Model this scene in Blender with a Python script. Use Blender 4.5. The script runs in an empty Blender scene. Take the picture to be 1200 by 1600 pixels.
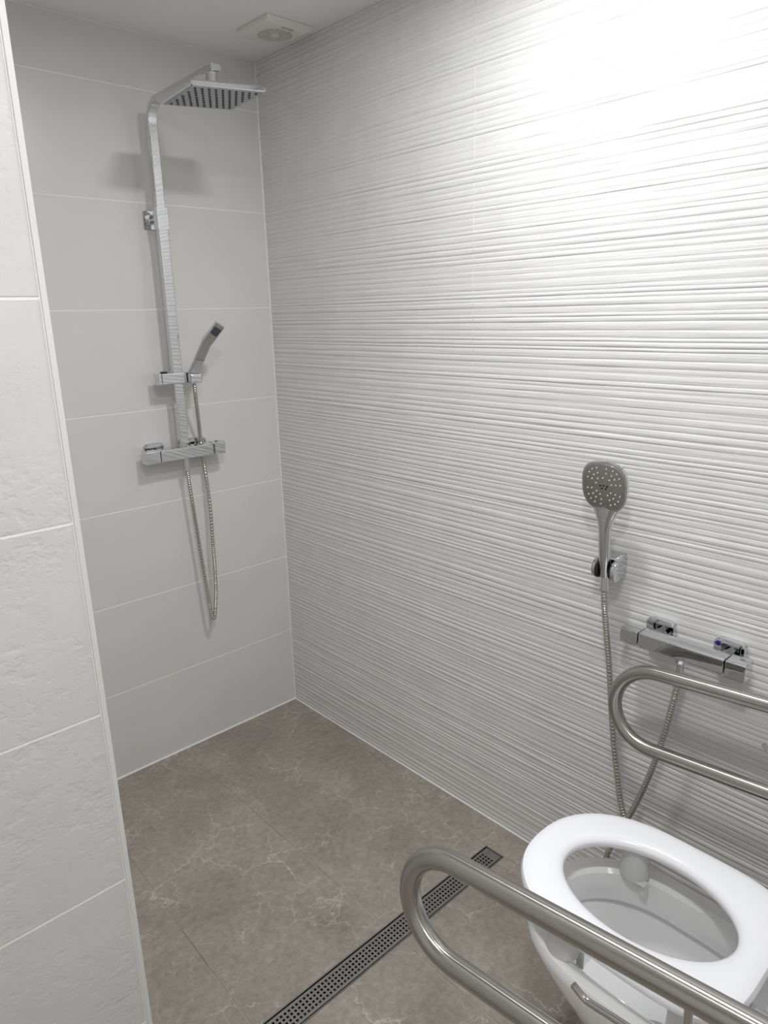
import bpy, bmesh, math, random
from mathutils import Vector, Matrix, noise

random.seed(7)
S = bpy.context.scene
COL = S.collection
V = Vector

# ------------------------------------------------------------------ camera
cam_d = bpy.data.cameras.new('camera'); cam = bpy.data.objects.new('camera', cam_d); COL.objects.link(cam)
cam_d.sensor_fit = 'HORIZONTAL'; cam_d.sensor_width = 36.0; cam_d.lens = 1108.63 / 1200 * 36.0
cam_d.clip_start = 0.02
_r = V((0.73117353, -0.68178444, -0.02356349)); _d = V((-0.19993895, -0.18114281, -0.96291832)); _f = V((0.65223438, 0.70877165, -0.2687621))
M = Matrix.Identity(4)
for i in range(3):
    M[i][0] = _r[i]; M[i][1] = -_d[i]; M[i][2] = -_f[i]
M[0][3], M[1][3], M[2][3] = -1.4434, -2.1164, 1.4699
cam.matrix_world = M
S.camera = cam

# ------------------------------------------------------------------ world + exposure
w = bpy.data.worlds.new('world'); S.world = w; w.use_nodes = True
w.node_tree.nodes['Background'].inputs[0].default_value = (0.9, 0.95, 1.0, 1)
w.node_tree.nodes['Background'].inputs[1].default_value = 0.05
S.view_settings.view_transform = 'Standard'; S.view_settings.look = 'None'
S.view_settings.gamma = 1.0; S.view_settings.use_curve_mapping = False
S.view_settings.exposure = 0.23

H = 2.244            # ceiling height
# recessed ceiling lamps, the last an added unseen corridor fill: x, y, watts  (built as fixtures in downlight() below)
LAMPS = [(-0.49, -1.28, 9.4), (-1.14, -1.86, 8.2), (-1.45, -2.75, 7.0)]

# ------------------------------------------------------------------ materials
def mat(name, base=(.8, .8, .8), rough=.5, metal=0.0, spec=0.5, coat=0.0):
    m = bpy.data.materials.new(name); m.use_nodes = True
    b = m.node_tree.nodes['Principled BSDF']
    b.inputs['Base Color'].default_value = (*base, 1); b.inputs['Roughness'].default_value = rough
    b.inputs['Metallic'].default_value = metal; b.inputs['Specular IOR Level'].default_value = spec
    b.inputs['Coat Weight'].default_value = coat
    return m, m.node_tree, b

def N(nt, t, **kw):
    n = nt.nodes.new(t)
    for k, v in kw.items():
        if k.startswith('i_'): n.inputs[k[2:].replace('_', ' ')].default_value = v
        else: setattr(n, k, v)
    return n

def ramp(nt, stops):
    n = nt.nodes.new('ShaderNodeValToRGB'); e = n.color_ramp.elements
    while len(e) < len(stops): e.new(0.5)
    for el, (p, c) in zip(e, stops): el.position = p; el.color = (*c, 1) if len(c) == 3 else c
    return n

def geo_pos(nt):
    return nt.nodes.new('ShaderNodeNewGeometry').outputs['Position']

def noise_tile(name, c0, c1, scale, rough, bump=0.0, bscale=60, bdet=4, spec=.5):
    m, nt, b = mat(name, c0, rough, spec=spec)
    pos = geo_pos(nt)
    n = N(nt, 'ShaderNodeTexNoise', i_Scale=scale, i_Detail=5.0, i_Roughness=.6); nt.links.new(pos, n.inputs['Vector'])
    r = ramp(nt, [(.3, c0), (.7, c1)]); nt.links.new(n.outputs['Fac'], r.inputs[0]); nt.links.new(r.outputs[0], b.inputs['Base Color'])
    if bump:
        n2 = N(nt, 'ShaderNodeTexNoise', i_Scale=bscale, i_Detail=float(bdet), i_Roughness=.55); nt.links.new(pos, n2.inputs['Vector'])
        bp = N(nt, 'ShaderNodeBump', i_Strength=bump, i_Distance=.004); nt.links.new(n2.outputs['Fac'], bp.inputs['Height'])
        nt.links.new(bp.outputs[0], b.inputs['Normal'])
    return m

m_plain = noise_tile('smooth_grey_tile', (.675, .666, .652), (.705, .698, .685), 5, .30, .03, 30)
m_rib = noise_tile('ribbed_white_tile', (.695, .69, .682), (.74, .736, .73), 9, .38, .25, 260, 3)
m_stone = noise_tile('stone_relief_tile', (.61, .606, .598), (.655, .651, .643), 6, .45, .0)
def _striae():
    nt = m_rib.node_tree; b = nt.nodes['Principled BSDF']; pos = geo_pos(nt)
    mp = N(nt, 'ShaderNodeMapping'); mp.inputs['Scale'].default_value = (1, 5, 210); nt.links.new(pos, mp.inputs[0])
    a = N(nt, 'ShaderNodeTexNoise', i_Scale=1.0, i_Detail=3.0, i_Roughness=.6); nt.links.new(mp.outputs[0], a.inputs['Vector'])
    bp = N(nt, 'ShaderNodeBump', i_Strength=.55, i_Distance=.0028); nt.links.new(a.outputs['Fac'], bp.inputs['Height'])
    nt.links.new(bp.outputs[0], b.inputs['Normal'])
_striae()
# stone relief: shallow cleft bumps, stretched horizontally
def _stone():
    nt = m_stone.node_tree; b = nt.nodes['Principled BSDF']; pos = geo_pos(nt)
    mp = N(nt, 'ShaderNodeMapping'); mp.inputs['Scale'].default_value = (1, 1, 1.25); nt.links.new(pos, mp.inputs[0])
    a = N(nt, 'ShaderNodeTexNoise', i_Scale=52.0, i_Detail=3.0, i_Roughness=.5, i_Distortion=.1); nt.links.new(mp.outputs[0], a.inputs['Vector'])
    c = N(nt, 'ShaderNodeTexNoise', i_Scale=3.2, i_Detail=2.0); nt.links.new(pos, c.inputs['Vector'])
    r = ramp(nt, [(.28, (0, 0, 0)), (.52, (1, 1, 1))]); nt.links.new(a.outputs['Fac'], r.inputs[0])
    r2 = ramp(nt, [(.36, (.18, .18, .18)), (.62, (1, 1, 1))]); nt.links.new(c.outputs['Fac'], r2.inputs[0])
    mu = N(nt, 'ShaderNodeMath', operation='MULTIPLY'); nt.links.new(r.outputs[0], mu.inputs[0]); nt.links.new(r2.outputs[0], mu.inputs[1])
    bp = N(nt, 'ShaderNodeBump', i_Strength=.36, i_Distance=.0020); nt.links.new(mu.outputs[0], bp.inputs['Height'])
    nt.links.new(bp.outputs[0], b.inputs['Normal'])
_stone()
m_grout = noise_tile('white_grout', (.92, .905, .875), (.86, .845, .81), 40, .85)
m_bead = noise_tile('white_sealant', (.82, .82, .80), (.76, .755, .73), 25, .4)
m_paint = noise_tile('ceiling_paint', (.87, .865, .85), (.89, .885, .87), 3, .8, .03, 120)
m_trim, *_ = mat('edge_trim', (.70, .695, .68), .4)
m_ceramic, _, _b = mat('white_ceramic', (.89, .89, .89), .07, spec=.5, coat=.3)
m_seat, *_ = mat('white_seat_plastic', (.93, .935, .97), .16)
m_peg, *_ = mat('bumper_plastic', (.74, .74, .735), .35)
m_vent, *_ = mat('fan_plastic', (.78, .765, .73), .4)
m_dark, *_ = mat('dark_void', (.02, .02, .02), .7)
m_black, *_ = mat('black_rubber', (.012, .012, .014), .4)
m_nozzle, *_ = mat('grey_rubber_nozzle', (.05, .055, .065), .5)
m_white_nozzle, *_ = mat('pale_rubber_nozzle', (.75, .74, .72), .5)
m_blue, *_ = mat('blue_marker', (.012, .012, .16), .3)
m_chrome, *_ = mat('chrome', (.66, .668, .685), .035, 1.0)
m_face, *_ = mat('satin_chrome_face', (.50, .485, .465), .22, 1.0)
m_headface, *_ = mat('shower_face_grey', (.36, .375, .395), .3, .6)

def brushed(name, c, rough, sc):
    m, nt, b = mat(name, c, rough, 1.0)
    pos = geo_pos(nt)
    mp = N(nt, 'ShaderNodeMapping'); mp.inputs['Scale'].default_value = sc; nt.links.new(pos, mp.inputs[0])
    n = N(nt, 'ShaderNodeTexNoise', i_Scale=40.0, i_Detail=4.0); nt.links.new(mp.outputs[0], n.inputs['Vector'])
    r = ramp(nt, [(.3, (rough * .95,) * 3), (.7, (rough * 1.06,) * 3)]); nt.links.new(n.outputs['Fac'], r.inputs[0])
    nt.links.new(r.outputs[0], b.inputs['Roughness'])
    return m
def anis(m):
    nt = m.node_tree; b = nt.nodes['Principled BSDF']; b.inputs['Anisotropic'].default_value = .9
    tn = N(nt, 'ShaderNodeTangent', direction_type='UV_MAP', uv_map='uv'); nt.links.new(tn.outputs[0], b.inputs['Tangent'])
m_steel = brushed('brushed_steel', (.52, .50, .47), .22, (6, 1, 6))
m_rail = brushed('brushed_steel_tube', (.43, .415, .39), .21, (6, 1, 6)); anis(m_rail)
m_hose = brushed('steel_hose', (.56, .54, .51), .2, (1, 1, 1))
m_grate = brushed('drain_steel', (.40, .39, .375), .38, (1, 8, 8))

def marble():
    m, nt, b = mat('grey_brown_marble_tile', (.25, .215, .18), .34)
    pos = geo_pos(nt)
    n = N(nt, 'ShaderNodeTexNoise', i_Scale=5.0, i_Detail=8.0, i_Roughness=.62, i_Distortion=.5); nt.links.new(pos, n.inputs['Vector'])
    r = ramp(nt, [(.25, (.25, .225, .192)), (.5, (.325, .290, .250)), (.78, (.41, .372, .325))]); nt.links.new(n.outputs['Fac'], r.inputs[0])
    # fine mottling
    f = N(nt, 'ShaderNodeTexNoise', i_Scale=55.0, i_Detail=6.0, i_Roughness=.7); nt.links.new(pos, f.inputs['Vector'])
    fr = ramp(nt, [(.3, (.78, .78, .78)), (.7, (1.16, 1.16, 1.16))]); nt.links.new(f.outputs['Fac'], fr.inputs[0])
    mx = N(nt, 'ShaderNodeMix', data_type='RGBA', blend_type='MULTIPLY'); mx.inputs[0].default_value = 1
    nt.links.new(r.outputs[0], mx.inputs[6]); nt.links.new(fr.outputs[0], mx.inputs[7])
    # veins: thin cracks where a warped voronoi edge distance is small, broken up by a mask
    wn = N(nt, 'ShaderNodeTexNoise', i_Scale=7.0, i_Detail=5.0, i_Roughness=.65); nt.links.new(pos, wn.inputs['Vector'])
    ad = N(nt, 'ShaderNodeMix', data_type='VECTOR'); ad.inputs[0].default_value = .12
    nt.links.new(pos, ad.inputs[4]); nt.links.new(wn.outputs['Color'], ad.inputs[5])
    vo = N(nt, 'ShaderNodeTexVoronoi', feature='DISTANCE_TO_EDGE', i_Scale=7.5); nt.links.new(ad.outputs[1], vo.inputs['Vector'])
    vr = ramp(nt, [(0.0, (1, 1, 1)), (.016, (0, 0, 0))]); nt.links.new(vo.outputs['Distance'], vr.inputs[0])
    mk = N(nt, 'ShaderNodeTexNoise', i_Scale=4.5, i_Detail=3.0); nt.links.new(pos, mk.inputs['Vector'])
    mr = ramp(nt, [(.44, (0, 0, 0)), (.62, (.58, .58, .58))]); nt.links.new(mk.outputs['Fac'], mr.inputs[0])
    mu = N(nt, 'ShaderNodeMath', operation='MULTIPLY'); nt.links.new(vr.outputs[0], mu.inputs[0]); nt.links.new(mr.outputs[0], mu.inputs[1])
    vo2 = N(nt, 'ShaderNodeTexVoronoi', feature='DISTANCE_TO_EDGE', i_Scale=17.0); nt.links.new(ad.outputs[1], vo2.inputs['Vector'])
    vr2 = ramp(nt, [(0.0, (1, 1, 1)), (.03, (0, 0, 0))]); nt.links.new(vo2.outputs['Distance'], vr2.inputs[0])
    mk2 = N(nt, 'ShaderNodeTexNoise', i_Scale=8.0, i_Detail=3.0); nt.links.new(pos, mk2.inputs['Vector'])
    mr2 = ramp(nt, [(.54, (0, 0, 0)), (.70, (.5, .5, .5))]); nt.links.new(mk2.outputs['Fac'], mr2.inputs[0])
    mu2 = N(nt, 'ShaderNodeMath', operation='MULTIPLY'); nt.links.new(vr2.outputs[0], mu2.inputs[0]); nt.links.new(mr2.outputs[0], mu2.inputs[1])
    mxx = N(nt, 'ShaderNodeMath', operation='MAXIMUM'); nt.links.new(mu.outputs[0], mxx.inputs[0]); nt.links.new(mu2.outputs[0], mxx.inputs[1])
    mv = N(nt, 'ShaderNodeMix', data_type='RGBA'); nt.links.new(mxx.outputs[0], mv.inputs[0])
    nt.links.new(mx.outputs[2], mv.inputs[6]); mv.inputs[7].default_value = (.70, .65, .60, 1)
    nt.links.new(mv.outputs[2], b.inputs['Base Color'])
    rr = ramp(nt, [(.3, (.30,) * 3), (.7, (.44,) * 3)]); nt.links.new(n.outputs['Fac'], rr.inputs[0]); nt.links.new(rr.outputs[0], b.inputs['Roughness'])
    bp = N(nt, 'ShaderNodeBump', i_Strength=.06, i_Distance=.002); nt.links.new(f.outputs['Fac'], bp.inputs['Height']); nt.links.new(bp.outputs[0], b.inputs['Normal'])
    return m
m_marble = marble()
m_fgrout = noise_tile('floor_grout', (.16, .145, .125), (.62, .58, .53), 4.5, .9)

# ------------------------------------------------------------------ mesh helpers
def finish(bm, name, m, parent=None, smooth=False, link=True, **tags):
    bmesh.ops.recalc_face_normals(bm, faces=bm.faces[:])
    me = bpy.data.meshes.new(name); bm.to_mesh(me); bm.free()
    me.materials.append(m)
    if smooth: me.polygons.foreach_set('use_smooth', [True] * len(me.polygons))
    return place(name, me, parent, **tags)

def place(name, me, parent=None, loc=None, **tags):
    o = bpy.data.objects.new(name, me); COL.objects.link(o)
    if parent: o.parent = parent
    if loc is not None: o.location = loc
    for k, v in tags.items(): o[k] = v
    return o

def thing(name, label, cat, loc=(0, 0, 0), group=None):
    o = bpy.data.objects.new(name, None); COL.objects.link(o); o.empty_display_size = .05
    o.location = loc; o['label'] = label; o['category'] = cat
    if group: o['group'] = group
    return o

def box(bm, lo, hi, mtx=None, bevel=0.0, seg=2):
    b2 = bmesh.new(); bmesh.ops.create_cube(b2, size=1.0)
    lo, hi = V(lo), V(hi)
    for v in b2.verts: v.co = V(((lo[i] + hi[i]) / 2 + v.co[i] * (hi[i] - lo[i])) for i in range(3))
    if bevel: bmesh.ops.bevel(b2, geom=b2.edges[:], offset=bevel, segments=seg, profile=.5, affect='EDGES')
    if mtx: bmesh.ops.transform(b2, matrix=mtx, verts=b2.verts[:])
    merge(bm, b2)

def merge(bm, b2):
    me = bpy.data.meshes.new('tmp'); b2.to_mesh(me); b2.free(); bm.from_mesh(me); bpy.data.meshes.remove(me)

def loft(bm, rings, cap=True, closed=False):
    vs = [[bm.verts.new(p) for p in r] for r in rings]
    n = len(vs[0]); rng = range(len(vs) if closed else len(vs) - 1)
    for i in rng:
        a, b = vs[i], vs[(i + 1) % len(vs)]
        for k in range(n): bm.faces.new((a[k], a[(k + 1) % n], b[(k + 1) % n], b[k]))
    if cap and not closed:
        bm.faces.new(vs[0][::-1]); bm.faces.new(vs[-1])
    return vs

def frames(pts):
    """tangent / normal / binormal by parallel transport"""
    T = []
    for i in range(len(pts)):
        a = pts[max(i - 1, 0)]; b = pts[min(i + 1, len(pts) - 1)]; T.append((b - a).normalized())
    ref = V((1, 0, 0)) if abs(T[0].x) < .8 else V((0, 0, 1))
    n = (ref - T[0] * ref.dot(T[0])).normalized(); out = []
    for i, t in enumerate(T):
        n = (n - t * n.dot(t)).normalized(); out.append((t, n, t.cross(n)))
    return out

def sweep(bm, pts, sect, cap=True):
    pts = [V(p) for p in pts]
    rings = []
    for i, (p, (t, n, b)) in enumerate(zip(pts, frames(pts))):
        s = sect(i) if callable(sect) else sect
        rings.append([p + n * u + b * v for u, v in s])
    return loft(bm, rings, cap)

def circ(r, n=16): return [(r * math.cos(2 * math.pi * k / n), r * math.sin(2 * math.pi * k / n)) for k in range(n)]
def rrect(w, h, r=.002, q=3):
    out = []
    for cx, cy, a0 in ((w / 2 - r, h / 2 - r, 0), (-w / 2 + r, h / 2 - r, 90), (-w / 2 + r, -h / 2 + r, 180), (w / 2 - r, -h / 2 + r, 270)):
        for k in range(q + 1):
            a = math.radians(a0 + 90 * k / q); out.append((cx + r * math.cos(a), cy + r * math.sin(a)))
    return out

def spline(ctrl, step=.01):
    """Catmull-Rom resampled to even steps"""
    c = [V(p) for p in ctrl]; c = [c[0] * 2 - c[1]] + c + [c[-1] * 2 - c[-2]]; d = []
    for i in range(1, len(c) - 2):
        for k in range(40):
            t = k / 40; p0, p1, p2, p3 = c[i - 1:i + 3]
            d.append(.5 * ((2 * p1) + (p2 - p0) * t + (2 * p0 - 5 * p1 + 4 * p2 - p3) * t * t + (3 * p1 - p0 - 3 * p2 + p3) * t ** 3))
    d.append(c[-2]); out = [d[0]]; acc = 0
    for a, b in zip(d, d[1:]):
        acc += (b - a).length
        if acc >= step: out.append(b); acc = 0
    if (out[-1] - d[-1]).length > step * .3: out.append(d[-1])
    return out

def rounded_path(ctrl, r, q=8):
    """polyline with filleted corners"""
    c = [V(p) for p in ctrl]; out = [c[0]]
    for a, p, b in zip(c, c[1:], c[2:]):
        u = (a - p).normalized(); w_ = (b - p).normalized(); half = u.angle(w_) / 2
        d = min(r / math.tan(half), (a - p).length * .5, (b - p).length * .5); rr = d * math.tan(half)
        ctr = p + (u + w_).normalized() * (rr / math.sin(half))
        s, e = p + u * d - ctr, p + w_ * d - ctr; ang = s.angle(e); ax = s.cross(e).normalized()
        for k in range(q + 1): out.append(ctr + Matrix.Rotation(ang * k / q, 3, ax) @ s)
    out.append(c[-1]); return out

def cyl(bm, a, b, r, n=20, r2=None):
    sweep(bm, [a, b], lambda i: circ(r if i == 0 else (r2 or r), n))

def superell(a, b, n, k=48, cx=0, cy=0):
    out = []
    for i in range(k):
        t = 2 * math.pi * i / k; c, s = math.cos(t), math.sin(t)
        out.append((cx + a * math.copysign(abs(c) ** (2 / n), c), cy + b * math.copysign(abs(s) ** (2 / n), s)))
    return out

def sharp_by_angle(o, deg=35):
    me = o.data; bm = bmesh.new(); bm.from_mesh(me)
    for e in bm.edges:
        if len(e.link_faces) == 2 and e.calc_face_angle(0) > math.radians(deg): e.smooth = False
    for f in bm.faces: f.smooth = True
    bm.to_mesh(me); bm.free()

def part(name, bm, m, parent, deg=35, **t):
    o = finish(bm, name, m, parent, **t)
    sharp_by_angle(o, deg)
    return o

def struct(name, bm, m, label, cat='wall', parent=None):
    return finish(bm, name, m, parent, kind='structure', label=label, category=cat)

# ------------------------------------------------------------------ setting: wall slabs (grout-coloured, tiles stand proud of them)
G = .0008          # grout recess
XL, YP = -1.11, -1.125      # shower recess left side, front face of the partition
YF = -2.20                  # wall behind the toilet
def slab(name, lo, hi, label, m=m_grout, cat='wall'):
    bm = bmesh.new(); box(bm, lo, hi); return struct(name, bm, m, label, cat)
wall_back = slab('wall_back', (-1.25, G, -.05), (.10, .10, H), 'smooth pale grey tiled wall behind the tall shower column')
wall_right = slab('wall_right', (G, -2.35, -.05), (.10, G, H), 'white wall of tiles with fine horizontal ribs, beside the toilet')
wall_left = slab('wall_left', (XL - .10, YP + G, -.05), (XL - G, G, H), 'tiled side wall of the shower recess hidden behind the near partition')
wall_part = slab('wall_partition', (-2.45, YP + G, -.05), (XL - .10, YP + .10, H), 'near partition wall of pale stone-textured tiles at the left')
wall_front = slab('wall_front', (-.98, YF - .10, -.05), (G, YF - G, H), 'tiled wall behind the toilet carrying the grab bars')
bm = bmesh.new(); box(bm, (-.98, YF - .10, 2.05), (-1.95, YF - G, H)); box(bm, (-1.95, YF - .10, -.05), (-2.45, YF - G, H))
struct('wall_entrance', bm, m_paint, 'painted wall around the open doorway', 'wall')
slab('wall_far_left', (-2.55, -3.5, -.05), (-2.45, YP + .10, H), 'painted wall left of the doorway', m_paint)
slab('wall_corridor', (-2.45, -3.5, -.05), (.10, -3.4, H), 'painted corridor wall beyond the doorway', m_paint)
slab('wall_corridor_end', (0.0, -3.4, -.05), (.10, -2.35, H), 'painted end wall of the corridor', m_paint)
slab('ceiling', (-2.55, -3.5, H), (.10, .10, H + .08), 'flat white painted ceiling', m_paint, 'ceiling')

_tile_cache = {}
def flat_tile_mesh(wd, ht, m, th=.008):
    k = (round(wd, 4), round(ht, 4), m.name)
    if k not in _tile_cache:
        bm = bmesh.new(); box(bm, (-wd / 2, 0, -ht / 2), (wd / 2, th, ht / 2))
        es = [e for e in bm.edges if all(v.co.y < 1e-6 for v in e.verts)]
        bmesh.ops.bevel(bm, geom=es, offset=.0009, segments=2, profile=.5, affect='EDGES')
        bmesh.ops.recalc_face_normals(bm, faces=bm.faces[:])
        me = bpy.data.meshes.new('tile'); bm.to_mesh(me); bm.free(); me.materials.append(m); _tile_cache[k] = me
    return _tile_cache[k]

ROWS = [(i * .3, min((i + 1) * .3, H)) for i in range(8)]
JG = .0014   # half joint
def tile_wall(parent, axis, at, cols, m, rot):
    """axis 'x': wall runs along x at y=at ; axis 'y': runs along y at x=at"""
    for c0, c1 in cols:
        for z0, z1 in ROWS:
            me = flat_tile_mesh(abs(c1 - c0) - 2 * JG, z1 - z0 - 2 * JG, m)
            c, z = (c0 + c1) / 2, (z0 + z1) / 2
            o = place('tile', me, parent)
            o.rotation_euler = (random.uniform(-.0006, .0006), 0, rot + random.uniform(-.0003, .0003))
            o.location = (c, at, z) if axis == 'x' else (at, c, z)
tile_wall(wall_back, 'x', 0, [(-.9, 0), (XL, -.9)], m_plain, 0)
tile_wall(wall_left, 'y', XL, [(-.9, 0), (YP + .006, -.9)], m_plain, math.pi / 2)   # faces +x
tile_wall(wall_part, 'x', YP, [(XL - .908, XL - .008), (-2.45, XL - .908)], m_stone, 0)
tile_wall(wall_front, 'x', YF, [(-.90, 0), (-.98, -.90)], m_plain, math.pi)

# ribbed tiles: a real, irregular wave profile, slightly wandering along the length
def rib_tile_mesh(L, ht, seed):
    rnd = random.Random(seed); ys = max(5, int(L / .045)); ribs = []; z = 0
    while z < ht - .004:
        wd = rnd.choice((.0085, .0105, .0125, .0145, .0165, .019)) * rnd.uniform(.9, 1.1)
        if ht - z - wd < .006: wd = ht - z
        ribs.append((z, wd, rnd.uniform(.0007, .0021), rnd.uniform(0, 50))); z += wd
    fade = lambda y: 1 - abs(2 * y / L) ** 6
    bm = bmesh.new(); cols = []; prof = (0.0, .10, .28, .5, .72, .90)
    for j in range(ys + 1):
        y = L * (j / ys - .5); col = []
        for k, (z0, wd, h, ph) in enumerate(ribs):
            def edge(zz, p): return zz if zz < 1e-6 or zz > ht - 1e-6 else zz + .0011 * fade(y) * noise.noise(V((y * 5, p, zz * 40)))
            a = edge(z0, seed * 3.1); b = edge(z0 + wd, seed * 3.1)
            hh = h * (1 + .55 * fade(y) * noise.noise(V((y * 6 + ph, ph, 1.7))))
            for t in prof:
                s = math.sin(math.pi * t) ** .6 if 0 < t < 1 else 0
                dip = .0004 * fade(y) * noise.noise(V((y * 9, ph * 2, t)))
                col.append((-(hh * s) + (dip if t > 0 else 0) , y, a + (b - a) * t - ht / 2))
        col.append((0, y, ht / 2)); cols.append(col)
    vs = [[bm.verts.new(p) for p in c] for c in cols]
    n = len(vs[0])
    for a, b in zip(vs, vs[1:]):
        for k in range(n - 1): bm.faces.new((a[k], a[k + 1], b[k + 1], b[k]))
    # skirt
    edge_loop = [c[0] for c in vs] + vs[-1][1:] + [c[-1] for c in vs[:-1]][::-1] + vs[0][1:-1][::-1]
    low = [bm.verts.new((.006, v.co.y, v.co.z)) for v in edge_loop]
    m_ = len(edge_loop)
    for k in range(m_): bm.faces.new((edge_loop[k], edge_loop[(k + 1) % m_], low[(k + 1) % m_], low[k]))
    bmesh.ops.recalc_face_normals(bm, faces=bm.faces[:])
    for f in bm.faces: f.smooth = True
    for e in bm.edges:
        if len(e.link_faces) == 2 and e.calc_face_angle(0) > math.radians(38): e.smooth = False
    me = bpy.data.meshes.new('ribbed_tile'); bm.to_mesh(me); bm.free(); me.materials.append(m_rib)
    # make sure normals face the room (-x)
    return me
_rc = {}
for ci, (c0, c1) in enumerate([(-.9, 0), (-1.8, -.9), (YF, -1.8)]):
    for ri, (z0, z1) in enumerate(ROWS):
        k = (ci == 2, ri == 7, (ri * 3) % 4)
        if k not in _rc: _rc[k] = rib_tile_mesh(abs(c1 - c0) - .0014, z1 - z0 - .0014, 11 + k[2])
        place('ribbed_tile', _rc[k], wall_right, (0.0007, (c0 + c1) / 2, (z0 + z1) / 2))

# ------------------------------------------------------------------ floor: grout bed with a slot for the drain, tiles cut as in the room
DX0, DX1, DY0, DY1 = -.90, -.098, -1.113, -1.051
bm = bmesh.new(); zt = -.0015
box(bm, (-2.55, DY0 - 2.45, -.10), (.10, DY0, zt)); box(bm, (-2.55, DY1, -.10), (.10, .10, zt))
box(bm, (-2.55, DY0, -.10), (DX0, DY1, zt)); box(bm, (DX1, DY0, -.10), (.10, DY1, zt))
floor = struct('floor', bm, m_fgrout, 'grey-brown veined marble-look tiled floor', 'floor')
def floor_tile(poly, gap=.0011):
    pts = [V((x, y)) for x, y in poly]
    area = sum(a.x * b.y - b.x * a.y for a, b in zip(pts, pts[1:] + pts[:1]))
    if area < 0: pts.reverse()
    n = len(pts); off = []
    for i in range(n):
        p0, p1, p2 = pts[i - 1], pts[i], pts[(i + 1) % n]
        d1 = (p1 - p0).normalized(); d2 = (p2 - p1).normalized(); n1 = V((-d1.y, d1.x)); n2 = V((-d2.y, d2.x))
        bis = (n1 + n2); off.append(p1 + bis * (gap / max(.2, 1 + n1.dot(n2))))
    bm = bmesh.new()
    loft(bm, [[V((q.x, q.y, z)) for q in off] for z in (-.008, 0)])
    es = [e for e in bm.edges if all(v.co.z > -1e-6 for v in e.verts)]
    bmesh.ops.bevel(bm, geom=es, offset=.0005, segments=1, affect='EDGES')
    finish(bm, 'floor_tile', m_marble, floor)
xB, xD, yC = -.4935, -.867, -.175
for poly in ([(xB, yC), (0, yC), (0, 0), (xB, 0)], [(XL, yC), (xB, yC), (xB, 0), (XL, 0)],
             [(xB, DY1), (-.098, DY1), (0, yC), (xB, yC)], [(xD - .01, DY1), (xB, DY1), (xB, yC), (xD + .02, yC)],
             [(XL, DY1), (xD - .01, DY1), (xD + .02, yC), (XL, yC)],
             [(-.098, DY1), (-.0965, -1.071), (0, -1.071), (0, yC)],
             [(-.098, DY0), (0, -1.9), (0, -1.071), (-.0965, -1.071)],
             [(xB, DY0), (xB, -1.6), (-.0373, -1.6), (-.098, DY0)],
             [(xB, -1.6), (xB, YF), (0, YF), (0, -1.9), (-.0373, -1.6)],
             [(XL, DY0), (XL, -1.6), (xB, -1.6), (xB, DY0)], [(XL, -1.6), (XL, YF), (xB, YF), (xB, -1.6)],
             [(XL, DY0), (DX0, DY0), (DX0, DY1), (XL, DY1)],
             [(-1.75, YP), (-1.75, -1.6), (XL, -1.6), (XL, YP)], [(-1.75, -1.6), (-1.75, YF), (XL, YF), (XL, -1.6)],
             [(-2.45, YP), (-2.45, -1.6), (-1.75, -1.6), (-1.75, YP)], [(-2.45, -1.6), (-2.45, YF), (-1.75, YF), (-1.75, -1.6)]):
    floor_tile(poly)
for i in range(4):
    x0 = -2.45 + i * .6125
    floor_tile([(x0, -3.4), (x0 + .6125, -3.4), (x0 + .6125, -2.8), (x0, -2.8)])
    floor_tile([(x0, -2.8), (x0 + .6125, -2.8), (x0 + .6125, -2.302), (x0, -2.302)])
floor_tile([(-1.95, -2.30), (-.98, -2.30), (-.98, YF), (-1.95, YF)])

# edge trim of the partition and sealant beads in the corners
bm = bmesh.new()
sec = [(XL, YP - .0012), (XL - .0075, YP - .0012), (XL - .0085, YP + .001), (XL - .0085, YP + .006), (XL, YP + .006), (XL + .0008, YP + .0035)]
loft(bm, [[V((x, y, z)) for x, y in sec] for z in (0.0005, H - .0005)])
struct('trim_1', bm, m_trim, 'slim pale edge strip on the corner of the near partition', 'trim')
def bead(name, pts, da, db, r, label):
    bm = bmesh.new(); da, db = V(da), V(db)
    loft(bm, [[V(p), V(p) + da * r, V(p) + (da + db) * r * .38, V(p) + db * r] for p in pts])
    struct(name, bm, m_bead, label, 'sealant')
bead('trim_2', [(0, 0, .001), (0, 0, H)], (-1, 0, 0), (0, -1, 0), .0038, 'white sealant line up the corner between smooth and ribbed walls')
bead('trim_3', [(XL, 0, 0), (0, 0, 0)], (0, -1, 0), (0, 0, 1), .0045, 'white sealant line where the smooth wall meets the floor')
bead('trim_4', [(0, 0, 0), (0, YF, 0)], (-1, 0, 0), (0, 0, 1), .0042, 'white sealant line where the ribbed wall meets the floor')

# ------------------------------------------------------------------ ceiling lamps
def downlight(x, y, watts, label):
    t = thing('downlight', label, 'light', (x, y, H), 'recessed ceiling lamps')
    bm = bmesh.new(); k = 32; prof = [(.092, -.0005), (.092, -.004), (.086, -.006), (.079, -.004), (.079, -.0005)]
    loft(bm, [[V((r * math.cos(2 * math.pi * i / k), r * math.sin(2 * math.pi * i / k), z)) for r, z in prof] for i in range(k)], closed=True)
    part('trim_ring', bm, m_vent, t)
    bm = bmesh.new(); bmesh.ops.create_circle(bm, cap_ends=True, radius=.079, segments=32)
    for v in bm.verts: v.co.z = -.001
    part('lens', bm, m_seat, t)
    ld = bpy.data.lights.new('lamp', 'AREA'); ld.shape = 'DISK'; ld.size = .15; ld.energy = watts
    ld.color = (.985, .993, 1.0); ld.spread = math.radians(180)
    lo = bpy.data.objects.new('lamp', ld); COL.objects.link(lo); lo.parent = t; lo.location = (0, 0, -.003)
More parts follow.
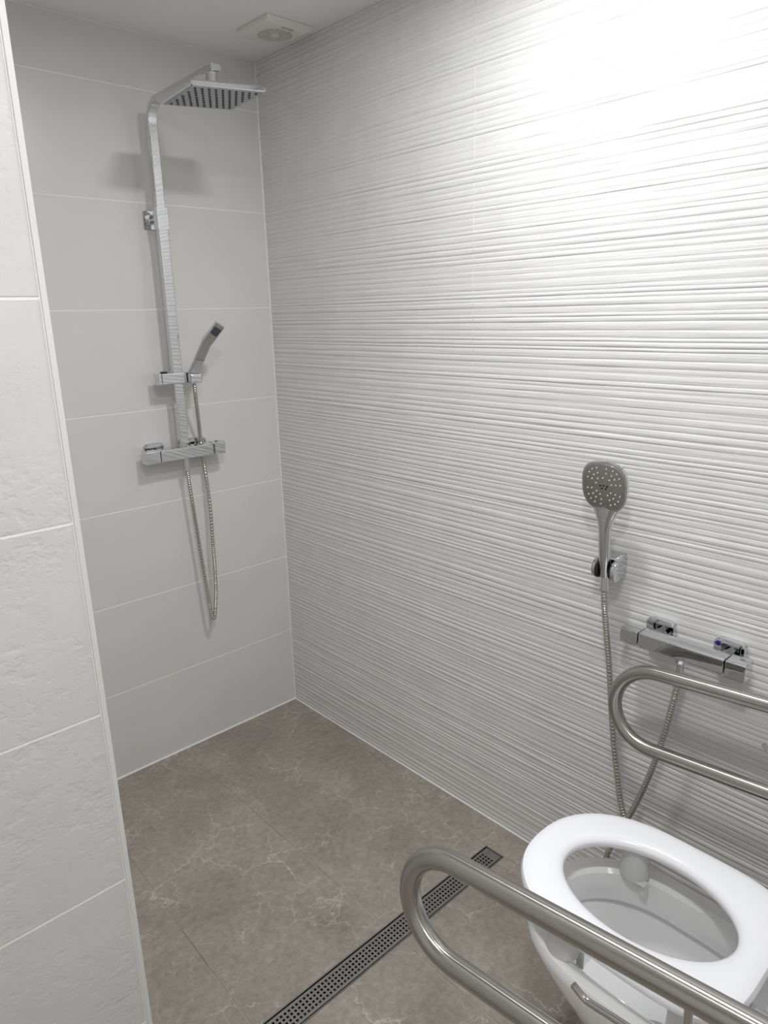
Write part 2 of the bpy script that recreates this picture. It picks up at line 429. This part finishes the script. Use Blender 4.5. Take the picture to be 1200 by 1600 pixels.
for (x, y, wt), lb in zip(LAMPS, ('round recessed ceiling lamp above the toilet front', 'round recessed ceiling lamp in front of the near partition', 'added fill lamp on the ceiling of the unseen corridor beyond the doorway')):
    downlight(x, y, wt, lb)

# ------------------------------------------------------------------ linear drain
dr = thing('linear_drain', 'long stainless steel shower drain with a grid of square holes', 'drain', (DX1, (DY0 + DY1) / 2, 0))
def rel(o): return V(o.location)
def to(bm, root): bmesh.ops.translate(bm, vec=-V(root.location), verts=bm.verts[:]); return bm
bm = bmesh.new(); e = .0006
box(bm, (DX0 + e, DY0 + e, -.055), (DX1 - e, DY0 + .0022, .0004)); box(bm, (DX0 + e, DY1 - .0022, -.055), (DX1 - e, DY1 - e, .0004))
box(bm, (DX0 + e, DY0 + e, -.055), (DX0 + .0022, DY1 - e, .0004)); box(bm, (DX1 - .0022, DY0 + e, -.055), (DX1 - e, DY1 - e, .0004))
part('frame', to(bm, dr), m_steel, dr)
bm = bmesh.new(); box(bm, (DX0 + e, DY0 + e, -.06), (DX1 - e, DY1 - e, -.0555)); part('channel', to(bm, dr), m_dark, dr)
bm = bmesh.new()
gx0, gx1, gy0, gy1 = DX0 + .0050, DX1 - .0042, DY0 + .0056, DY1 - .0056
hole, pitch = .0058, .0104; nrow = 4
ym = (gy0 + gy1) / 2; ylines = [gy0]
for k in range(nrow):
    c = ym + (k - (nrow - 1) / 2) * pitch; ylines += [c - hole / 2, c + hole / 2]
ylines.append(gy1); xlines = [gx0]; ncol = int((gx1 - gx0 - .056) / pitch)
for k in range(ncol):
    c = gx1 - .030 - (ncol - 1 - k) * pitch; xlines += [c - hole / 2, c + hole / 2]
xlines.append(gx1)
gv = [[bm.verts.new((x, y, -.0006)) for y in ylines] for x in xlines]
for i in range(len(xlines) - 1):
    for j in range(len(ylines) - 1):
        if i % 2 == 1 and j % 2 == 1: continue
        bm.faces.new((gv[i][j], gv[i + 1][j], gv[i + 1][j + 1], gv[i][j + 1]))
ret = bmesh.ops.extrude_face_region(bm, geom=bm.faces[:])
bmesh.ops.translate(bm, vec=(0, 0, -.0018), verts=[v for v in ret['geom'] if isinstance(v, bmesh.types.BMVert)])
grate = part('grate', to(bm, dr), m_grate, dr)

# ------------------------------------------------------------------ ceiling extractor fan
fx, fy, fs = -.107, -.262, .152
fan = thing('extractor_fan', 'square white ceiling extractor fan with round slatted grille', 'fan', (fx, fy, H))
bm = bmesh.new(); k = 64; rings = []
def sq(s, z, r=.008): return [V((x, y, z)) for x, y in superell(s / 2, s / 2, 40, k)]
ci = [V((.048 * math.cos(2 * math.pi * i / k), .048 * math.sin(2 * math.pi * i / k), 0)) for i in range(k)]
rings = [sq(fs, -.0005), sq(fs, -.010), sq(fs - .006, -.013), sq(fs - .034, -.0175), [p + V((0, 0, -.0175)) for p in ci], [p * .97 + V((0, 0, -.004)) for p in ci]]
loft(bm, rings, cap=False); part('cover', bm, m_vent, fan)
bm = bmesh.new(); bmesh.ops.create_circle(bm, cap_ends=True, radius=.047, segments=40)
for v in bm.verts: v.co.z = -.004
part('dark_opening', bm, m_dark, fan)
for i in range(10):
    yy = -.0428 + i * .0095; hw = math.sqrt(max(0, .0465 ** 2 - yy * yy))
    if hw < .006: continue
    bm = bmesh.new(); box(bm, (-hw, yy - .0026, -.0172), (hw, yy + .0026, -.0158)); part('slat', bm, m_vent, fan)
bm = bmesh.new(); loft(bm, [[V((.012 * math.cos(a) , .012 * math.sin(a), z)) for a in [2 * math.pi * j / 24 for j in range(24)]] for z in (-.0125, -.0178)]); part('hub', bm, m_vent, fan)
for yy in (-.056, -.061):
    bm = bmesh.new(); box(bm, (-.02, yy - .0008, -.0180), (.02, yy + .0008, -.0170)); part('slot_line', bm, m_face, fan)

# ------------------------------------------------------------------ tall shower column on the smooth wall
PX, PY = -.405, -.066
sc = thing('shower_column', 'tall chrome shower column with square overhead rain head on the smooth wall', 'shower', (PX, 0, 1.062))
def cpart(name, bm, m, parent=sc, root=sc, deg=12, **t): return part(name, to(bm, root), m, parent, deg, **t)
bz, by = 1.063, -.057            # mixer bar axis
bx0, bx1 = -.536, -.264
bm = bmesh.new(); box(bm, (-.488, by - .0185, bz - .0185), (-.3065, by + .0185, bz + .0185), bevel=.0025); cpart('mixer_body', bm, m_chrome)
for a, b_, nm in ((bx0, -.4895, 'flow_handle'), (-.305, bx1, 'temperature_handle')):
    bm = bmesh.new(); box(bm, (a, by - .0195, bz - .0195), (b_, by + .0195, bz + .0195), bevel=.003); kn = cpart(nm, bm, m_chrome)
    if nm[0] == 't':
        bm = bmesh.new(); box(bm, (-.288, by - .006, bz + .019), (-.281, by + .006, bz + .0225), bevel=.001, seg=1); cpart('stop_button', bm, m_chrome, kn)
for ex in (-.478, -.328):
    bm = bmesh.new(); loft(bm, [[V((ex + u, y, bz + v)) for u, v in rrect(s, s, .014, 5)] for s, y in ((.066, -.0008), (.066, -.007), (.062, -.0105), (.03, -.0115))])
    es = cpart('wall_flange', bm, m_chrome)
    bm = bmesh.new(); cyl(bm, (ex, -.011, bz), (ex, by + .017, bz), .0135, 8); cpart('union_nut', bm, m_chrome, es)
# lower pole, sleeve, upper pole with arm
bm = bmesh.new(); sweep(bm, [(PX, PY, bz + .030), (PX, PY, 1.726)], rrect(.031, .017, .0025)); cpart('lower_pole', bm, m_chrome)
bm = bmesh.new(); cyl(bm, (PX, PY + .004, bz + .017), (PX, PY + .004, bz + .036), .0125, 20); cyl(bm, (PX, PY + .004, bz + .024), (PX, PY + .004, bz + .033), .0150, 8); cpart('pole_nut', bm, m_chrome)
ARM_Z, ARM_Y = 2.050, -.425
bm = bmesh.new(); sweep(bm, rounded_path([(PX, PY, 1.72), (PX, PY, ARM_Z), (PX, ARM_Y, ARM_Z + .006)], .055, 12), rrect(.027, .014, .002)); cpart('upper_pole_and_arm', bm, m_chrome)
bm = bmesh.new(); sweep(bm, [(PX, PY, 1.7205), (PX, PY, 1.779)], rrect(.037, .0245, .002)); slv = cpart('height_sleeve', bm, m_chrome)
bm = bmesh.new(); loft(bm, [[V((PX - .004 + u, y, 1.752 + v)) for u, v in rrect(.044, .050, .005)] for y in (-.0006, -.008)]); cpart('wall_plate', bm, m_chrome)
bm = bmesh.new(); cyl(bm, (PX - .004, -.007, 1.752), (PX, PY + .010, 1.752), .009, 16); box(bm, (PX - .016, -.020, 1.738), (PX + .008, -.006, 1.766), bevel=.002); cpart('wall_bracket', bm, m_chrome, slv)
# rain head
HY, HZ, HS = -.4024, 1.9926, .194
Rh = Matrix.Translation((PX, HY, HZ)) @ (Matrix.Rotation(-.116, 4, 'Z') @ Matrix.Rotation(.0108, 4, 'X') @ Matrix.Rotation(-.0645, 4, 'Y'))
bm = bmesh.new()
loft(bm, [[Rh @ V((u, v, z)) for u, v in rrect(s, s, .004)] for s, z in ((HS - .003, .0), (HS, .002), (HS, .010), (HS - .006, .0135), (HS - .10, .017))]); head = cpart('rain_head', bm, m_chrome)
bm = bmesh.new(); loft(bm, [[Rh @ V((u, v, z)) for u, v in rrect(HS - .008, HS - .008, .003)] for z in (.0004, -.0010)]); cpart('spray_plate', bm, m_headface, head)
bm = bmesh.new()
for j in range(9):
    for i in range(10 if j % 2 == 0 else 9):
        u, v = -.0788 + (i + .5 * (j % 2)) * .0175, -.0765 + j * .0191
        b2 = bmesh.new(); bmesh.ops.create_cone(b2, cap_ends=True, segments=10, radius1=.0034, radius2=.0028, depth=.0026, matrix=Rh @ Matrix.Translation((u, v, -.0018)) @ Matrix.Rotation(math.pi, 4, 'X')); merge(bm, b2)
cpart('nozzles', bm, m_nozzle, head, kind='stuff')
bm = bmesh.new(); hx = Rh @ V((0, 0, .016))
cyl(bm, hx, hx + V((0, 0, .008)), .0165, 24); cyl(bm, hx + V((0, 0, .007)), hx + V((0, 0, .018)), .0125, 24); cyl(bm, hx + V((0, 0, .017)), (PX, HY, ARM_Z - .002), .0145, 24); cpart('swivel_joint', bm, m_chrome)
# slider with holder
sz = 1.296
bm = bmesh.new(); box(bm, (-.463, PY - .0200, sz - .0165), (-.382, PY + .0170, sz + .0165), bevel=.003); sl = cpart('slider', bm, m_chrome)
bm = bmesh.new(); box(bm, (-.473, PY - .019, sz - .0165), (-.4637, PY + .016, sz + .0165), bevel=.002); cpart('end_cap', bm, m_chrome, sl)
bm = bmesh.new(); box(bm, (-.454, PY - .008, sz + .016), (-.438, PY + .012, sz + .0215), bevel=.002); cpart('slider_button', bm, m_black, sl)
Rw = Matrix.Translation((-.366, PY - .028, sz))
ax = (V((-.318, -.170, 1.452)) - V((-.366, -.094, 1.285))).normalized()
bm = bmesh.new(); box(bm, (-.381, PY - .045, sz - .0165), (-.345, PY - .008, sz + .010), bevel=.003); box(bm, (-.383, PY - .012, sz - .014), (-.368, PY + .014, sz + .016), bevel=.003); cpart('handset_cradle', bm, m_chrome, sl)

# slim hand shower resting in the slider cradle
hs = thing('hand_shower', 'slim rectangular chrome hand shower tilted outward from the column slider', 'hand shower', (-.364, PY - .028, sz + .011))
p0, p1, p2 = V((-.3640, -.094, 1.309)), V((-.340, -.150, 1.402)), V((-.312, -.185, 1.452))
def wand_sect(i): return rrect(.0225 + .004 * min(1, i / 6), .014 + .004 * min(1, i / 6), .003)
path = rounded_path([p0, p1, p2], .05, 6)
tx = V((1, 0, 0)); rings = []
for i, p in enumerate(path):
    t = ((path[min(i + 1, len(path) - 1)]) - path[max(i - 1, 0)]).normalized(); s = (V((.90, -.35, 0)) - t * V((.90, -.35, 0)).dot(t)).normalized(); n = t.cross(s)
    kk = i / (len(path) - 1); rings.append([p + s * u + n * v for u, v in rrect(.0285 + .004 * kk, .0165 + .001 * kk, .0032)])
bm = bmesh.new(); loft(bm, rings); part('wand', to(bm, hs), m_chrome, hs, 14)
t = (p2 - p1).normalized(); s = (V((.90, -.35, 0)) - t * V((.90, -.35, 0)).dot(t)).normalized(); n = t.cross(s)
if n.z > 0: n = -n
bm = bmesh.new(); c = p2 - t * .0235 + n * .0087
loft(bm, [[c + n * d + s * u + t * v for u, v in rrect(.0235, .026, .002)] for d in (-.001, .0006)]); part('spray_face', to(bm, hs), m_nozzle, hs)
bm = bmesh.new(); cyl(bm, p0 + V((0, 0, -.032)), p0 + V((0, 0, .002)), .0085, 16); part('hose_nut', to(bm, hs), m_chrome, hs)

def hose(name, ctrl, label, r=.0068, nutA=None, nutB=None):
    pts = spline(ctrl, .0017)
    root = thing(name, label, 'hose', tuple(pts[len(pts) // 2]))
    bm = bmesh.new(); sweep(bm, pts, lambda i: circ(r * (1.0 if i % 3 else .80), 10)); part('hose_tube', to(bm, root), m_hose, root)
    for pair in (nutA, nutB):
        if pair:
            bm = bmesh.new(); a, b_ = V(pair[0]), V(pair[1]); cyl(bm, a, b_, .0105, 20, .0085); part('end_fitting', to(bm, root), m_chrome, root)
    return root
# column hose: cradle -> behind the mixer bar -> loop -> mixer outlet
hose('shower_hose', [(-.364, -.094, 1.276), (-.361, -.088, 1.24), (-.345, -.062, 1.17), (-.327, -.030, 1.10), (-.322, -.022, 1.063), (-.321, -.026, 1.02), (-.322, -.042, .88),
     (-.328, -.05, .74), (-.330, -.052, .66), (-.338, -.058, .57), (-.350, -.062, .50), (-.357, -.064, .481), (-.3625, -.064, .487), (-.367, -.062, .52), (-.374, -.06, .62), (-.383, -.058, .76), (-.393, -.057, .92), (-.398, -.057, 1.012), (-.398, -.057, 1.02)],
     'ribbed steel hose hanging in a long loop below the column mixer', .0063, nutA=((-.398, -.057, 1.005), (-.398, -.057, 1.0438)))

# ------------------------------------------------------------------ bar mixer on the ribbed wall
mz, mx_ = .768, -.056
mixer = thing('bar_mixer', 'angular chrome bar mixer on the ribbed wall above the grab bar', 'mixer tap', (0, -1.535, mz))
def mpart(name, bm, m, parent=mixer, deg=12, **t): return part(name, to(bm, mixer), m, parent, deg, **t)
RF = -.0042   # face of the ribs
bm = bmesh.new(); box(bm, (mx_ - .019, -1.6265, mz - .0165), (mx_ + .019, -1.4425, mz + .0165), bevel=.0025); mpart('mixer_body', bm, m_chrome)
for a, b_, nm, g in ((-1.4405, -1.3985, 'flow_handle', .0), (-1.669, -1.6285, 'temperature_handle', .0015)):
    bm = bmesh.new(); box(bm, (mx_ - .019 - g, min(a, b_), mz - .0165 - 2 * g), (mx_ + .019 + g, max(a, b_), mz + .0165 + g), bevel=.0025); kn = mpart(nm, bm, m_chrome)
    if nm[0] == 't':
        bm = bmesh.new(); box(bm, (mx_ + .004, -1.656, mz + .0175), (mx_ + .011, -1.648, mz + .0215), bevel=.001, seg=1); mpart('stop_button', bm, m_chrome, kn)
for i, ey in enumerate((-1.462, -1.612)):
    bm = bmesh.new(); loft(bm, [[V((x, ey + u, mz + .001 + v)) for u, v in rrect(s, s, .012, 5)] for s, x in ((.064, .001), (.064, RF - .010), (.061, RF - .0125), (.03, RF - .013))])
    es = mpart('wall_flange', bm, m_chrome)
    bm = bmesh.new(); cyl(bm, (RF - .012, ey, mz), (mx_ + .017, ey, mz), .0145, 8); mpart('union_nut', bm, m_chrome, es)
    if i == 1:
        bm = bmesh.new(); cyl(bm, (RF - .0125, ey + .022, mz + .022), (RF - .0136, ey + .022, mz + .022), .0055, 20); mpart('cold_marker', bm, m_blue, es, label='blue cold water dot')
bm = bmesh.new(); cyl(bm, (mx_, -1.532, mz - .016), (mx_, -1.532, mz - .030), .0105, 8); mpart('outlet', bm, m_chrome)

hose('bidet_hose', [(-.050, -1.3405, .862), (-.050, -1.341, .83), (-.046, -1.350, .75), (-.042, -1.3625, .65), (-.040, -1.3775, .52), (-.042, -1.3985, .40), (-.048, -1.425, .30), (-.052, -1.468, .228), (-.056, -1.490, .165), (-.058, -1.474, .115), (-.056, -1.432, .098), (-.054, -1.398, .120),
     (-.052, -1.398, .165), (-.050, -1.422, .24), (-.050, -1.455, .33), (-.052, -1.487, .44), (-.054, -1.510, .55), (-.056, -1.526, .65), (-.056, -1.532, .70), (-.056, -1.532, .715)],
     'ribbed steel hose looping from the bar mixer down behind the toilet', .0074, nutA=((-.056, -1.532, .700), (-.056, -1.532, .7375)), nutB=((-.050, -1.3405, .850), (-.050, -1.3400, .885)))

# holder and handset on the ribbed wall
hh = thing('handset_holder', 'small chrome wall holder with black jaws on the ribbed wall', 'holder', (0, -1.343, .897))
bm = bmesh.new(); loft(bm, [[V((x, -1.343 + u, .900 + v)) for u, v in rrect(a, b_, .008, 4)] for x, a, b_ in ((.001, .046, .060), (-.020, .044, .056), (-.034, .030, .040))]); part('wall_mount', to(bm, hh), m_chrome, hh)
for sgn in (1, -1):
    yy = -1.343 + sgn * .0235; bm = bmesh.new()
    def disc(y, k_): return [V((-.048 + a, y, .900 + b_)) for a, b_ in superell(.0225 * k_, .0245 * k_, 2.2, 28)]
    loft(bm, [disc(yy - .004 * sgn, .98), disc(yy, 1.0), disc(yy + .004 * sgn, .96), disc(yy + .0055 * sgn, .85)]); jw = part('jaw', to(bm, hh), m_chrome, hh)
    bm = bmesh.new(); loft(bm, [disc(yy - .0095 * sgn, .80), disc(yy - .007 * sgn, .93), disc(yy - .0035 * sgn, .95)]); part('jaw_liner', to(bm, hh), m_black, jw)

rs = thing('bidet_handset', 'chrome hand shower with rounded square face and pale nozzles in the wall holder', 'hand shower', (-.050, -1.341, .885))
hc = V((-.086, -1.345, 1.098)); nrm = V((-.965, -.05, -.20)).normalized(); up = (V((-.06, -.045, 1)) - nrm * V((-.06, -.045, 1)).dot(nrm)).normalized(); sd = up.cross(nrm).normalized()
def hsec(a, b_, d, n=3.0, cy=0):
    out = []
    for u, v in superell(a, b_, n, 48):
        if v < 0: u *= 1 - .16 * (-v / b_) ** 2
        out.append(hc + sd * u + up * (v + cy) + nrm * d)
    return out
bm = bmesh.new(); loft(bm, [hsec(.028, .032, -.026, 2.4), hsec(.044, .048, -.020, 2.6), hsec(.052, .0575, -.010), hsec(.0535, .059, -.003), hsec(.052, .0575, .0005), hsec(.049, .0545, .001)]); part('head_shell', to(bm, rs), m_chrome, rs)
bm = bmesh.new(); loft(bm, [hsec(.0485, .054, .0002), hsec(.0478, .0533, .0018), hsec(.045, .050, .0024)]); fc = part('spray_face', to(bm, rs), m_face, rs)
bm = bmesh.new()
for ring_, cnt in ((.038, 18), (.028, 14), (.018, 9)):
    for k_ in range(cnt):
        a = 2 * math.pi * (k_ + .3) / cnt; c_, s_ = math.cos(a), math.sin(a); q = 2 / 3
        u, v = ring_ * math.copysign(abs(c_) ** q, c_), ring_ * 1.12 * math.copysign(abs(s_) ** q, s_) + .003
        b2 = bmesh.new(); bmesh.ops.create_cone(b2, cap_ends=True, segments=8, radius1=.0015, radius2=.0012, depth=.0022); q_ = nrm.to_track_quat('Z', 'Y').to_matrix().to_4x4()
        bmesh.ops.transform(b2, matrix=Matrix.Translation(hc + sd * u + up * v + nrm * .0030) @ q_, verts=b2.verts[:]); merge(bm, b2)
part('nozzles', to(bm, rs), m_white_nozzle, fc, kind='stuff')
bm = bmesh.new()
for u, v in ((-.008, .004), (.0, .005), (.008, .004), (-.004, -.002), (.005, -.002)):
    b2 = bmesh.new(); bmesh.ops.create_cone(b2, cap_ends=True, segments=10, radius1=.0021, radius2=.0021, depth=.0014); q_ = nrm.to_track_quat('Z', 'Y').to_matrix().to_4x4()
    bmesh.ops.transform(b2, matrix=Matrix.Translation(hc + sd * u + up * v + nrm * .0026) @ q_, verts=b2.verts[:]); merge(bm, b2)
part('centre_jets', to(bm, rs), m_black, fc, kind='stuff')
hb = V((-.050, -1.341, .884)); ht_ = hc - up * .050 - nrm * .009
bm = bmesh.new(); K = 14; rings = []
for i in range(K + 1):
    f = i / K; p = hb.lerp(ht_ , f) + V((-.004 * math.sin(math.pi * f), 0, 0)); a = .0125 + .0025 * f + (.020 * ((f - .62) / .38) ** 2.2 if f > .62 else 0); b_ = .0115 + .001 * f
    rings.append([p + sd * u + nrm * v for u, v in superell(a, b_, 2.3, 28)])
loft(bm, rings); part('handle', to(bm, rs), m_chrome, rs)
bm = bmesh.new(); bc = hc - up * .0585 - nrm * .0
loft(bm, [[bc + sd * u + up * v + nrm * d for u, v in superell(r_, r_ * 1.15, 2.2, 24)] for r_, d in ((.0105, -.004), (.0105, .0022), (.009, .0034))]); part('spray_button', to(bm, rs), m_face, rs)

# ------------------------------------------------------------------ toilet
TX = -.420
wc = thing('toilet', 'white ceramic toilet with an open raised seat on tall bumpers', 'toilet', (TX, -1.80, 0))
def outline(a, yf, yb, n=2.3, k=72, rc=.05, tw=0.0):
    """closed outline: superellipse nose towards +y, squarer rounded back; tw narrows the back"""
    ym_ = yf - min(.21, (yf - yb) * .48); bl = ym_ - yb; out = []
    for i in range(k):
        t_ = 2 * math.pi * i / k; c_, s_ = math.cos(t_), math.sin(t_)
        if s_ >= 0: u = a * math.copysign(abs(c_) ** (2 / n), c_); v = ym_ + (yf - ym_) * abs(s_) ** (2 / n)
        else:
            m_ = 4.6; u = a * math.copysign(abs(c_) ** (2 / m_), c_); v = ym_ - bl * abs(s_) ** (2 / m_); u *= 1 - tw * ((ym_ - v) / bl) ** 2
        out.append((u, v))
    return out
def ring(o, z): return [V((TX + u, v, z)) for u, v in o]
RZ = .378
bm = bmesh.new()
yb = YF + .001
outer = [(.118, -1.62, 0.0), (.118, -1.615, .03), (.112, -1.60, .10), (.122, -1.575, .18), (.145, -1.525, .26), (.163, -1.475, .325), (.1695, -1.457, .355), (.1695, -1.456, .368), (.1655, -1.460, .376), (.158, -1.468, RZ)]
rings = [ring(outline(a, yf, yb), z) for a, yf, z in outer]
def inner(a, yf, yr, z, n=2.15): # inner basin: rear end well in front of the wall
    return ring(outline(a, yf, yr, n), z)
rings += [ring([(u, max(v, -1.93) if False else v) for u, v in outline(.142, -1.486, -1.845, 2.15)], RZ - .001)]
rings += [inner(.1345, -1.494, -1.838, RZ - .008), inner(.131, -1.497, -1.834, RZ - .025), inner(.130, -1.498, -1.832, .315), inner(.1315, -1.4965, -1.833, .309),
          inner(.1400, -1.489, -1.842, .3055), inner(.1425, -1.4865, -1.845, .298), inner(.139, -1.490, -1.841, .289), inner(.128, -1.501, -1.830, .262), inner(.112, -1.520, -1.815, .232), inner(.092, -1.56, -1.795, .212), inner(.074, -1.62, -1.78, .190), inner(.055, -1.66, -1.765, .15), inner(.045, -1.675, -1.755, .125)]
loft(bm, rings)
bowl = part('bowl', to(bm, wc), m_ceramic, wc)
bm = bmesh.new(); loft(bm, [inner(.056, -1.658, -1.766, .1525), inner(.056, -1.658, -1.766, .1522)])
m_water, _nt, _b = mat('water', (.75, .80, .80), .02); _b.inputs['Transmission Weight'].default_value = .9; _b.inputs['IOR'].default_value = 1.33
part('water', to(bm, wc), m_water, wc)
# seat ring
SZ = .476
so = lambda a, d: outline(.1735 + a, -1.440 + d, -1.872 - d, 2.3, 72)
def hole_o(a):
    out = []
    for i in range(72):
        t_ = 2 * math.pi * i / 72; c_, s_ = math.cos(t_), math.sin(t_)
        out.append((.1055 * c_ * (1 + a / .1055), -1.6645 + (.1535 + a) * s_))
    return out
bm = bmesh.new()
rr = [ring(so(-.006, -.006), SZ - .024), ring(so(-.001, -.001), SZ - .020), ring(so(0, 0), SZ - .012), ring(so(-.0035, -.0035), SZ - .0045), ring(so(-.011, -.011), SZ - .001), ring(so(-.020, -.020), SZ),
      ring(hole_o(.020), SZ - .0005), ring(hole_o(.009), SZ - .003), ring(hole_o(.002), SZ - .0085), ring(hole_o(0), SZ - .015), ring(hole_o(.002), SZ - .022), ring(hole_o(.006), SZ - .024)]
loft(bm, rr, closed=True)
seat = part('seat', to(bm, wc), m_seat, wc)
for sx in (1, -1):
    for yy in (-1.582, -1.80):
        bm = bmesh.new(); c_ = V((TX + sx * .1255, yy, 0)); rings = []
        for z_, r_ in ((SZ - .022, .0235), (SZ - .045, .0240), (RZ + .006, .0255), (RZ + .001, .0245)):
            rings.append([c_ + V((u, v, z_)) for u, v in superell(r_, r_ * 1.12, 2.2, 28)])
        loft(bm, rings)
        if yy > -1.7: box(bm, (c_.x - sx * .012 - .0022, yy - .034, RZ - .028), (c_.x - sx * .012 + .0022, yy - .020, RZ + .006), bevel=.001, seg=1); box(bm, (c_.x - sx * .016 - .006, yy - .032, RZ + .0005), (c_.x - sx * .010 + .006, yy - .012, RZ + .004), bevel=.001, seg=1)
        part('bumper', to(bm, wc), m_peg, seat)
for sx in (1, -1):
    bm = bmesh.new(); hx_ = TX + sx * .078
    cyl(bm, (hx_, -1.915, RZ - .003), (hx_, -1.915, SZ - .022), .013, 20); cyl(bm, (hx_, -1.915, RZ - .001), (hx_, -1.915, RZ + .008), .024, 24)
    cyl(bm, (hx_ - .028, -1.907, SZ - .026), (hx_ + .028, -1.907, SZ - .026), .0115, 20); box(bm, (hx_ - .016, -1.905, SZ - .031), (hx_ + .016, -1.862, SZ - .022), bevel=.002)
    part('hinge', to(bm, wc), m_chrome, wc, label='chrome seat hinge')

# ------------------------------------------------------------------ fold-down grab bars
def grab_bar(x, z16, slope, s_, yfront, r, label, rod):
    """U-shaped tube in the plane x; top rail height z16 at y=-1.6, falling by slope towards the front"""
    g = thing('grab_bar', label, 'grab bar', (x, YF, z16 - slope * (YF + 1.6) - s_ / 2), 'fold-down grab bars beside the toilet')
    zt_ = lambda y: z16 + slope * (y + 1.6)
    R_ = s_ / 2; pts = []; yc = yfront + 0 - (R_ + r)
    pts.append(V((x, YF - .001 + .018, zt_(YF + .017))))
    for k_ in range(9): y = YF + .03 + (yc - YF - .03) * k_ / 8; pts.append(V((x, y, zt_(y))))
    for k_ in range(1, 20):
        a = math.pi / 2 - math.pi * k_ / 20; y = yc + R_ * math.cos(a); pts.append(V((x, y, zt_(yc) - R_ + R_ * math.sin(a) + slope * (y - yc))))
    for k_ in range(9): y = yc + (YF + .03 - yc) * k_ / 8; pts.append(V((x, y, zt_(y) - s_)))
    pts.append(V((x, YF + .017, zt_(YF + .017) - s_)))
    bm = bmesh.new(); vs = sweep(bm, pts, circ(r, 28)); uvl = bm.loops.layers.uv.new('uv'); idx = {}
    for i_, rg in enumerate(vs):
        for k_, v_ in enumerate(rg): idx[v_] = (i_, k_)
    dist = [0.0]
    for a_, b_ in zip(pts, pts[1:]): dist.append(dist[-1] + (b_ - a_).length)
    for f_ in bm.faces:
        ks = [idx[l_.vert][1] for l_ in f_.loops]; wrap = max(ks) - min(ks) > 14
        for l_ in f_.loops:
            i_, k_ = idx[l_.vert]; l_[uvl].uv = (dist[i_], (k_ + (28 if wrap and k_ < 14 else 0)) / 28)
    part('rail', to(bm, g), m_rail, g)
    zc = zt_(YF) - s_ / 2
    bm = bmesh.new(); loft(bm, [[V((x + u, y, zc + v)) for u, v in rrect(.10, s_ + .075, .012, 4)] for y in (YF + .0005, YF + .006)]); part('wall_plate', to(bm, g), m_steel, g)
    bm = bmesh.new(); box(bm, (x - .024, YF + .0055, zc - s_ / 2 - .024), (x + .024, YF + .045, zc + s_ / 2 + .024), bevel=.004); part('hinge_block', to(bm, g), m_steel, g)
    bm = bmesh.new(); sweep(bm, rounded_path(rod, .014, 6), circ(.0046, 14)); part('paper_rod', to(bm, g), m_steel, g, label='thin bent steel paper holder rod')
grab_bar(-.860, .7714, -.1412, .1698, -1.503, .0151, 'brushed steel U-shaped grab bar in front of the toilet, nearest the camera',
         [(-.860, -1.912, .806), (-.848, -1.912, .712), (-.832, -1.785, .676), (-.836, -1.771, .690)])
grab_bar(-.145, .7485, -.0787, .179, -1.421, .0147, 'brushed steel U-shaped grab bar between the toilet and the ribbed wall',
         [(-.145, -1.89, .760), (-.145, -1.89, .662), (-.145, -1.752, .664), (-.145, -1.738, .678)])
